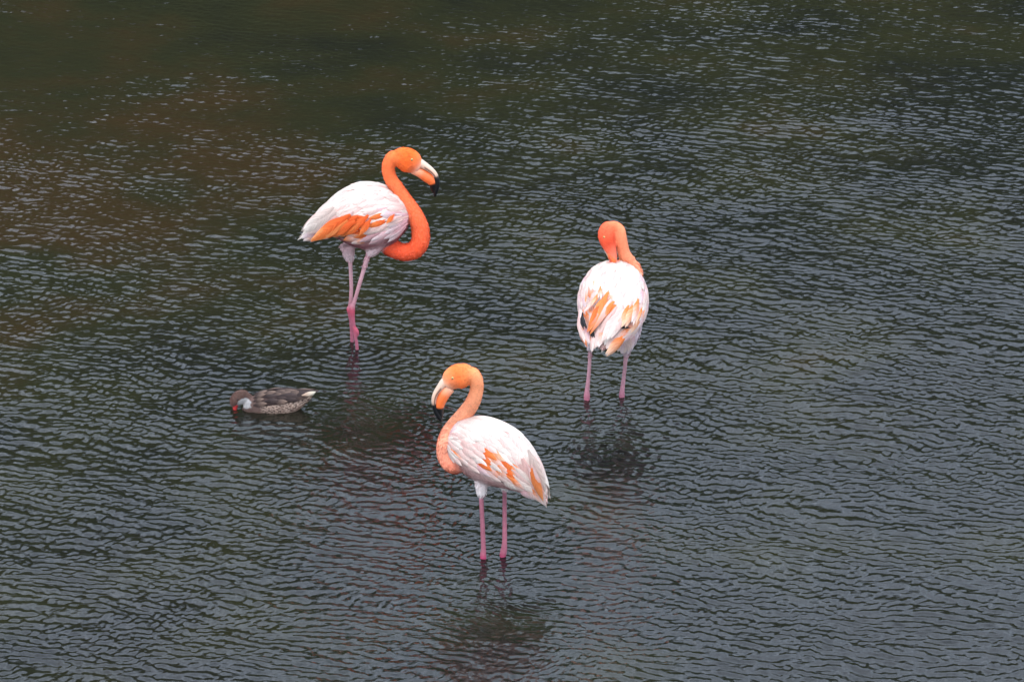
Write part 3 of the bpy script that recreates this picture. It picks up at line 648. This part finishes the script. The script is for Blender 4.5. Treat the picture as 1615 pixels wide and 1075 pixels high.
# ================================================================== DUCK
def duck():
    s0 = 10.09; Z0 = (350, 600)
    g = ground(430, 653); Y0 = g.y+.055; o = Vector((g.x, Y0, -.04)); s = FPX/(CAM-P(430, 650, Y0)).length; k = 1/s0/s
    g.y = Y0; e = bpy.data.objects.new('duck', None); COL.objects.link(e); e.location = o; e.empty_display_size = .15
    tag(e, 'small brown spotted duck with white cheeks dipping its red bill in the water', 'duck')
    Z = lambda x, y, dy=0: P(Z0[0]+x/s0, Z0[1]+y/s0, Y0+dy)
    lat = (0, -1, 0)
    st = [(335, 430, 20), (350, 432, 75), (420, 420, 120), (540, 398, 165), (680, 380, 190), (840, 365, 205), (1000, 355, 195), (1120, 335, 165), (1220, 310, 125), (1300, 285, 85), (1370, 255, 50), (1420, 235, 25)]
    T = Loft([(Z(x, y), h*k*.95, h*k, h*k*1.05) for x, y, h in st], lat, 46, 32)
    NK = tube([(Z(520, 420), 130*k, 100*k), (Z(450, 340), 105*k, 80*k), (Z(400, 280), 90*k, 66*k), (Z(350, 250), 85*k, 62*k)], lat)
    hd = [(420, 245, 60), (390, 245, 92), (330, 250, 112), (270, 275, 115), (220, 315, 98), (195, 355, 72), (188, 390, 48)]
    HD = Loft([(Z(x, y), r*k*.72, r*k, r*k) for x, y, r in hd], lat, 24, 20)
    c = Colr()
    br = (.10, .058, .045)
    c.add(T, [(0, (.14, .085, .07)), (.3, (.16, .10, .085)), (.45, (.28, .17, .13)), (.8, (.30, .19, .14)), (.9, (.48, .30, .20)), (1, (.6, .48, .36))], under=(.36, .22, .16))
    c.add(NK, [(0, (.12, .075, .065)), (1, (.11, .06, .05))])
    c.add(HD, [(0, br), (1, (.12, .06, .05))])
    wh = np.array((.42, .39, .38))
    A = np.array(Z(365, 330)); 
    def extra(co, cols):
        # white cheek and throat, buff flank with dark centred spots, dark back
        q = co-A
        d = (q[:, 0]/(95*k))**2+((q[:, 2])/(92*k))**2
        wgt = (1-smooth(.75, 1.1, d))
        low = (co[:, 0]-Z(270, 0).x)/(k*1.0)
        d2 = ((co[:, 0]-Z(300, 0).x)/(60*k))**2+((co[:, 2]-Z(0, 375).z)/(52*k))**2
        wgt = np.maximum(wgt, 1-smooth(.7, 1.1, d2))*(co[:, 0] < Z(470, 0).x)
        cols = cols*(1-wgt[:, None])+wh*wgt[:, None]
        back = smooth(Z(0, 250).z, Z(0, 200).z, co[:, 2])*(co[:, 0] > Z(480, 0).x)*(co[:, 0] < Z(1330, 0).x)
        cols = cols*(1-back[:, None])+np.array((.07, .045, .04))*back[:, None]
        # spots: jittered lattice along the flank
        r2 = np.random.default_rng(3); sx = np.arange(660, 1380, 44)
        for i, x in enumerate(sx):
            for j, y in enumerate(range(240, 540, 44)):
                px_, py_ = x+r2.uniform(-12, 12), y+(22 if i % 2 else 0)+r2.uniform(-10, 10); rr = r2.uniform(10, 16)
                p = Z(px_, py_); dd = ((co[:, 0]-p.x)**2/1.0+(co[:, 2]-p.z)**2/1.0)**.5/(rr*k)
                m = (1-smooth(.8, 1.5, dd))*(1-back); cols = cols*(1-m[:, None])+np.array((.045, .026, .022))*m[:, None]
                ring = np.exp(-((dd-2.1)/.45)**2)*.6*(1-back); cols = cols*(1-ring[:, None])+np.array((.62, .45, .36))*ring[:, None]
        return np.clip(cols, 0, 1)
    body, co, cols, near = union_body('body', [T, NK, HD], e, o, c.get(), .0026, extra=extra)
    fluff('soft_plumage', e, o, body, co, cols, near, np.array(c.f), lambda q: (q[:, 2] > .0)*1.0, 3500, .010, lift=.12)
    def cf(t, a):
        return blend([(0, (.42, .03, .03)), (.45, (.50, .035, .035)), (.55, (.14, .16, .18)), (1, (.09, .10, .12))], t)
    B = Loft([(Z(222, 372), 38*k, 46*k, 46*k), (Z(210, 420), 34*k, 38*k, 38*k), (Z(205, 480), 34*k, 28*k, 28*k), (Z(200, 530), 38*k, 20*k, 20*k), (Z(190, 580), 38*k, 15*k, 15*k), (Z(182, 610), 20*k, 8*k, 8*k)], lat, 24, 14)
    loft_object('bill', B, e, o, cf, M_bill)
    for sgn in (-1, 1): 
        ey = eye(e, o, Z(252, 300, sgn*84*k), Vector((-.2, sgn, .1)).normalized(), .0036)
        for d in ey.data.color_attributes['Col'].data: d.color = (.02, .012, .01, 1)
    for side in (1, -1):
        W = wing_shell(T, side, e, o, .30, .84, .18, 1.35, .006, (.06, .038, .034))
        rows(T, W, side, .28, .62, 5, .15, 1.15, .26, .055, 'covert', lambda u, v: pick(('brown', 3), ('darkbrown', 3)), base=.008, tipoff=.005, sweep=.1)
        rows(T, W, side, .48, .74, 4, .15, 1.0, .22, .085, 'long', lambda u, v: pick(('brown', 2), ('darkbrown', 3)), base=.010, tipoff=.006, sweep=-.1, ws=1.3)
    for j, (b, m) in enumerate((((1500, 175), 'cream'), ((1490, 195), 'cream'), ((1475, 215), 'cream'), ((1480, 185), 'cream'), ((1450, 230), 'cream'))):
        put_feather(body, Z(1270, 235, -.05+.008*j), Z(b[0], b[1], -.05+.006*j), Vector((0, -.8, .6)).normalized(), 'tail', m, 1.3, name='tail_feather')
    return e, (g.x, g.y)

# ------------------------------------------------------------------ setting: water, bed, shore
def noise2(x, y, seed, scales):
    r = np.random.default_rng(seed); z = np.zeros_like(x)
    for lam, amp, n in scales:
        for _ in range(n):
            a = r.uniform(0, 2*math.pi); l = lam*r.uniform(.75, 1.35); z += amp/math.sqrt(n)*np.sin((x*math.cos(a)+y*math.sin(a))*2*math.pi/l+r.uniform(0, 6.28)).astype('f')
    return z
def axis(lo, hi, step, far):
    a = list(np.arange(lo, hi, step)); s = step; v = hi
    b = []
    while v < far: s = min(s*1.13, 12); v += s; b.append(v)
    s = step; v = lo; c = []
    while v > -far: s = min(s*1.13, 12); v -= s; c.append(v)
    return np.array(c[::-1]+a+b)
rings = []
def water():
    xs = axis(-2.9, 2.9, .0080, 260); ys = axis(-4.0, 5.2, .0067, 260)
    X, Y = np.meshgrid(xs, ys); X = X.astype('f'); Y = Y.astype('f')
    # warp so that crests wander
    wx = noise2(X, Y, 1, [(.9, .035, 5), (.35, .010, 5)]); wy = noise2(X, Y, 2, [(.9, .030, 5), (.35, .010, 5)])
    Xw, Yw = X+wx, Y+wy
    dxs = np.gradient(xs)[None, :]; dys = np.gradient(ys)[:, None]; cell = np.maximum(dxs, dys).astype('f')
    r = np.random.default_rng(5); Z = np.zeros_like(X); base = math.radians(90-38)
    def band(n, l0, l1, slope, spread, b=base):
        nonlocal Z
        for i in range(n):
            l = l0*(l1/l0)**r.uniform(0, 1); a = b+r.normal(0, spread); kk = 2*math.pi/l
            A = slope*math.sqrt(2/n)/kk
            att = np.clip(l/(2.6*cell)-.6, 0, 1)
            Z += (A*att)*np.sin(kk*(Xw*math.cos(a)+Yw*math.sin(a))+r.uniform(0, 6.28))
    band(70, .030, .050, .130, 1.05)
    band(54, .046, .075, .105, .42)
    band(16, .09, .22, .040, .5)
    band(8, .35, .9, .012, .7)
    # calmer toward the far left under the bank, with soft patches
    g = 1.02-.55*smooth(-1.5, 5.6, Y-.6*X)+.24*noise2(X, Y, 9, [(2.6, .6, 5), (1.1, .5, 5)])
    g = np.clip(g, .3, 1.3)
    Z *= g
    for cx, cy, rad, amp, lam, damp in rings:
        R = np.sqrt((X-cx)**2+(Y-cy)**2); env = np.exp(-(R/rad)**2)
        Z = Z*(1-damp*np.exp(-(R/(rad*.9))**2))+amp*env*np.sin(2*math.pi*R/lam)*np.clip(R/.03, 0, 1)
    nx, ny = len(xs), len(ys)
    co = np.stack([X, Y, Z], -1).reshape(-1, 3).astype('f')
    me = bpy.data.meshes.new('water'); me.vertices.add(nx*ny); me.vertices.foreach_set('co', co.ravel())
    I = np.arange(nx*ny).reshape(ny, nx)
    q = np.stack([I[:-1, :-1], I[:-1, 1:], I[1:, 1:], I[1:, :-1]], -1).reshape(-1, 4)
    me.loops.add(q.size); me.loops.foreach_set('vertex_index', q.ravel().astype('i'))
    me.polygons.add(len(q)); me.polygons.foreach_set('loop_start', (np.arange(len(q))*4).astype('i'))
    me.update(calc_edges=True); shade(me)
    m, nt, o = newmat('lagoon_water'); L = nt.links.new
    tc = N(nt, 'ShaderNodeTexCoord')
    mp = N(nt, 'ShaderNodeMapping'); mp.inputs['Rotation'].default_value = (0, 0, math.radians(20)); mp.inputs['Scale'].default_value = (26, 34, 1); L(tc.outputs['Object'], mp.inputs[0])
    nz = N(nt, 'ShaderNodeTexNoise'); nz.inputs['Scale'].default_value = 1; nz.inputs['Detail'].default_value = 3; nz.inputs['Distortion'].default_value = .4; L(mp.outputs[0], nz.inputs['Vector'])
    bp = N(nt, 'ShaderNodeBump'); bp.inputs['Strength'].default_value = .65; bp.inputs['Distance'].default_value = .004; L(nz.outputs['Fac'], bp.inputs['Height'])
    gl = N(nt, 'ShaderNodeBsdfGlossy'); gl.inputs['Roughness'].default_value = .03; gl.inputs['Color'].default_value = (1, 1, 1, 1); L(bp.outputs[0], gl.inputs['Normal'])
    rf = N(nt, 'ShaderNodeBsdfRefraction'); rf.inputs['IOR'].default_value = 1.33; rf.inputs['Roughness'].default_value = .0; rf.inputs['Color'].default_value = (.27, .26, .24, 1); L(bp.outputs[0], rf.inputs['Normal'])
    df = N(nt, 'ShaderNodeBsdfDiffuse')
    n2 = N(nt, 'ShaderNodeTexNoise'); n2.inputs['Scale'].default_value = .55; n2.inputs['Detail'].default_value = 4; L(tc.outputs['Object'], n2.inputs['Vector'])
    # silt in the water: clear and dark to the right, brown and olive over the shallows at the far left
    sx = N(nt, 'ShaderNodeSeparateXYZ'); L(tc.outputs['Object'], sx.inputs[0])
    ma = N(nt, 'ShaderNodeMath', operation='MULTIPLY_ADD'); L(sx.outputs[0], ma.inputs[0]); ma.inputs[1].default_value = -1.7; L(sx.outputs[1], ma.inputs[2])
    gr = N(nt, 'ShaderNodeMapRange'); gr.inputs['From Min'].default_value = -5.0; gr.inputs['From Max'].default_value = 7.5
    gr.inputs['To Min'].default_value = -.16; gr.inputs['To Max'].default_value = .10; L(ma.outputs[0], gr.inputs['Value'])
    n3 = N(nt, 'ShaderNodeTexNoise'); n3.inputs['Scale'].default_value = 1.1; n3.inputs['Detail'].default_value = 5; L(tc.outputs['Object'], n3.inputs['Vector'])
    sm = N(nt, 'ShaderNodeMath', operation='ADD'); L(n3.outputs['Fac'], sm.inputs[0]); L(gr.outputs[0], sm.inputs[1])
    cr = N(nt, 'ShaderNodeValToRGB'); e = cr.color_ramp.elements
    e[0].position = .36; e[0].color = (.0095, .0098, .0095, 1); e[1].position = .74; e[1].color = (.040, .022, .010, 1)
    x = e.new(.55); x.color = (.021, .020, .010, 1)
    # a brown silt bank lying under the surface at the left
    vs_ = N(nt, 'ShaderNodeVectorMath', operation='SUBTRACT'); L(tc.outputs['Object'], vs_.inputs[0]); vs_.inputs[1].default_value = (-2.1, 1.9, 0)
    vm = N(nt, 'ShaderNodeVectorMath', operation='MULTIPLY'); L(vs_.outputs[0], vm.inputs[0]); vm.inputs[1].default_value = (.62, .75, 0)
    vl = N(nt, 'ShaderNodeVectorMath', operation='LENGTH'); L(vm.outputs[0], vl.inputs[0])
    bk = N(nt, 'ShaderNodeMapRange'); bk.interpolation_type = 'SMOOTHSTEP'; bk.inputs['From Min'].default_value = .3; bk.inputs['From Max'].default_value = 1.3
    bk.inputs['To Min'].default_value = .17; bk.inputs['To Max'].default_value = 0; L(vl.outputs['Value'], bk.inputs['Value'])
    s2 = N(nt, 'ShaderNodeMath', operation='ADD'); L(sm.outputs[0], s2.inputs[0]); L(bk.outputs[0], s2.inputs[1])
    L(s2.outputs[0], cr.inputs[0]); L(cr.outputs[0], df.inputs[0])
    mb = N(nt, 'ShaderNodeMixShader'); mb.inputs[0].default_value = .45; L(df.outputs[0], mb.inputs[1]); L(rf.outputs[0], mb.inputs[2])
    fr = N(nt, 'ShaderNodeFresnel'); fr.inputs['IOR'].default_value = 1.33; L(bp.outputs[0], fr.inputs['Normal'])
    ms = N(nt, 'ShaderNodeMixShader'); L(fr.outputs[0], ms.inputs[0]); L(mb.outputs[0], ms.inputs[1]); L(gl.outputs[0], ms.inputs[2])
    L(ms.outputs[0], o.inputs[0])
    w_ = link('water', me, None, m); w_['kind'] = 'structure'

def bed():
    xs = axis(-8, 8, .16, 300); ys = axis(-8, 10, .16, 300); X, Y = np.meshgrid(xs, ys)
    Z = BED+.012*noise2(X, Y, 21, [(1.5, .5, 4), (.5, .5, 4)])*np.exp(-np.maximum(0, np.hypot(X, Y)-8)/6)-.02-.5*smooth(8, 40, np.hypot(X, Y))
    nx, ny = len(xs), len(ys); me = bpy.data.meshes.new('lagoon_bed')
    I = np.arange(nx*ny).reshape(ny, nx); q = np.stack([I[:-1, :-1], I[:-1, 1:], I[1:, 1:], I[1:, :-1]], -1).reshape(-1, 4)
    me.from_pydata(np.stack([X, Y, Z], -1).reshape(-1, 3).tolist(), [], q.tolist()); shade(me)
    m, nt, o = newmat('lagoon_mud'); L = nt.links.new
    tc = N(nt, 'ShaderNodeTexCoord'); n2 = N(nt, 'ShaderNodeTexNoise'); n2.inputs['Scale'].default_value = .8; n2.inputs['Detail'].default_value = 6; L(tc.outputs['Object'], n2.inputs['Vector'])
    cr = N(nt, 'ShaderNodeValToRGB'); e = cr.color_ramp.elements
    e[0].position = .36; e[0].color = (.045, .06, .02, 1); e[1].position = .64; e[1].color = (.16, .07, .025, 1)
    x = e.new(.5); x.color = (.07, .065, .03, 1)
    b = N(nt, 'ShaderNodeBsdfPrincipled'); b.inputs['Roughness'].default_value = .9
    L(n2.outputs['Fac'], cr.inputs[0]); L(cr.outputs[0], b.inputs['Base Color']); L(b.outputs[0], o.inputs[0])
    w_ = link('lagoon_bed', me, None, m); w_['kind'] = 'structure'

def shore():
    """the wooded bank the water mirrors: it stands beyond the picture's upper edge"""
    nx, ny = 220, 70; V = []; xs = np.linspace(-90, 90, nx); t = np.linspace(0, 1, ny)
    Xg, Tg = np.meshgrid(xs, t)
    start = 12.5+.06*Xg+1.2*noise2(Xg, Xg*0, 31, [(30, .6, 3), (9, .4, 3)])
    H = 8.9-.30*np.clip(Xg, -9, 6)
    Yg = start+Tg*40
    Zg = -.6+H*smooth(0, .14, Tg)*(1+.3*Tg)+noise2(Xg, Yg, 33, [(12, .8, 4), (5, .5, 4), (2.2, .35, 5)])*smooth(0, .1, Tg)*.7
    me = bpy.data.meshes.new('bank'); I = np.arange(nx*ny).reshape(ny, nx); q = np.stack([I[:-1, :-1], I[:-1, 1:], I[1:, 1:], I[1:, :-1]], -1).reshape(-1, 4)
    me.from_pydata(np.stack([Xg, Yg, Zg], -1).reshape(-1, 3).tolist(), [], q.tolist()); shade(me)
    m, nt, o = newmat('bank_scrub'); L = nt.links.new
    tc = N(nt, 'ShaderNodeTexCoord'); n2 = N(nt, 'ShaderNodeTexNoise'); n2.inputs['Scale'].default_value = .9; n2.inputs['Detail'].default_value = 8; L(tc.outputs['Object'], n2.inputs['Vector'])
    cr = N(nt, 'ShaderNodeValToRGB'); e = cr.color_ramp.elements
    e[0].position = .35; e[0].color = (.02, .03, .012, 1); e[1].position = .68; e[1].color = (.07, .075, .03, 1)
    b = N(nt, 'ShaderNodeBsdfPrincipled'); b.inputs['Roughness'].default_value = .95; b.inputs['Specular IOR Level'].default_value = .1
    L(n2.outputs['Fac'], cr.inputs[0]); L(cr.outputs[0], b.inputs['Base Color']); L(b.outputs[0], o.inputs[0])
    link('bank', me, None, m)['kind'] = 'structure'
    # mangrove leaves over the front and crest of the bank
    r = np.random.default_rng(44); n = 42000
    i = r.integers(0, nx-1, n*2); j = (r.uniform(0, 1, n*2)**1.6*ny*.34).astype(int)
    ok = np.abs(xs[i]) < 45; i, j = i[ok][:n], j[ok][:n]
    c = np.stack([Xg[j, i], Yg[j, i], Zg[j, i]], -1)+r.normal(0, (.45, .45, .42), (len(i), 3))
    a = r.normal(0, 1, (len(i), 3)); a /= np.linalg.norm(a, axis=1)[:, None]; b_ = np.cross(a, r.normal(0, 1, (len(i), 3))); b_ /= np.linalg.norm(b_, axis=1)[:, None]
    sz = r.uniform(.10, .24, len(i))[:, None]
    v = np.stack([c-a*sz, c+b_*sz*.5, c+a*sz, c-b_*sz*.5], 1).reshape(-1, 3)
    me = bpy.data.meshes.new('mangrove_leaves'); me.from_pydata(v.tolist(), [], (np.arange(len(i)*4).reshape(-1, 4)).tolist())
    m, nt, o = newmat('mangrove_leaf'); L = nt.links.new
    gi = N(nt, 'ShaderNodeNewGeometry'); cr = N(nt, 'ShaderNodeValToRGB'); cr.color_ramp.elements[0].color = (.03, .045, .015, 1); cr.color_ramp.elements[1].color = (.09, .10, .035, 1)
    b = N(nt, 'ShaderNodeBsdfPrincipled'); b.inputs['Roughness'].default_value = .7
    L(gi.outputs['Random Per Island'], cr.inputs[0]); L(cr.outputs[0], b.inputs['Base Color']); L(b.outputs[0], o.inputs[0])
    link('mangrove_leaves', me, None, m)['kind'] = 'stuff'

bed()
shore()
flamingo_one(); flamingo_two(); flamingo_three()
_, dk = duck()
g1 = ground(560, 550)
rings += [(g1.x, g1.y, .45, .0014, .052, .45), (dk[0]-.19, dk[1], .34, .0019, .05, .35), (dk[0]+.1, dk[1], .35, .0006, .06, .2)]
rings += [(g1.x+.15, g1.y-.75, .8, 0.0, .06, .32), (ground(970, 720).x, ground(970, 720).y, .5, 0.0, .06, .25), (ground(790, 960).x, ground(790, 960).y, .6, 0.0, .06, .25)]
for px, py in ((762, 880), (794, 877), (925, 629), (981, 626)):
    q = ground(px, py); rings.append((q.x, q.y, .15, .0014, .038, .25))
water()
print('feathers', NF[0])
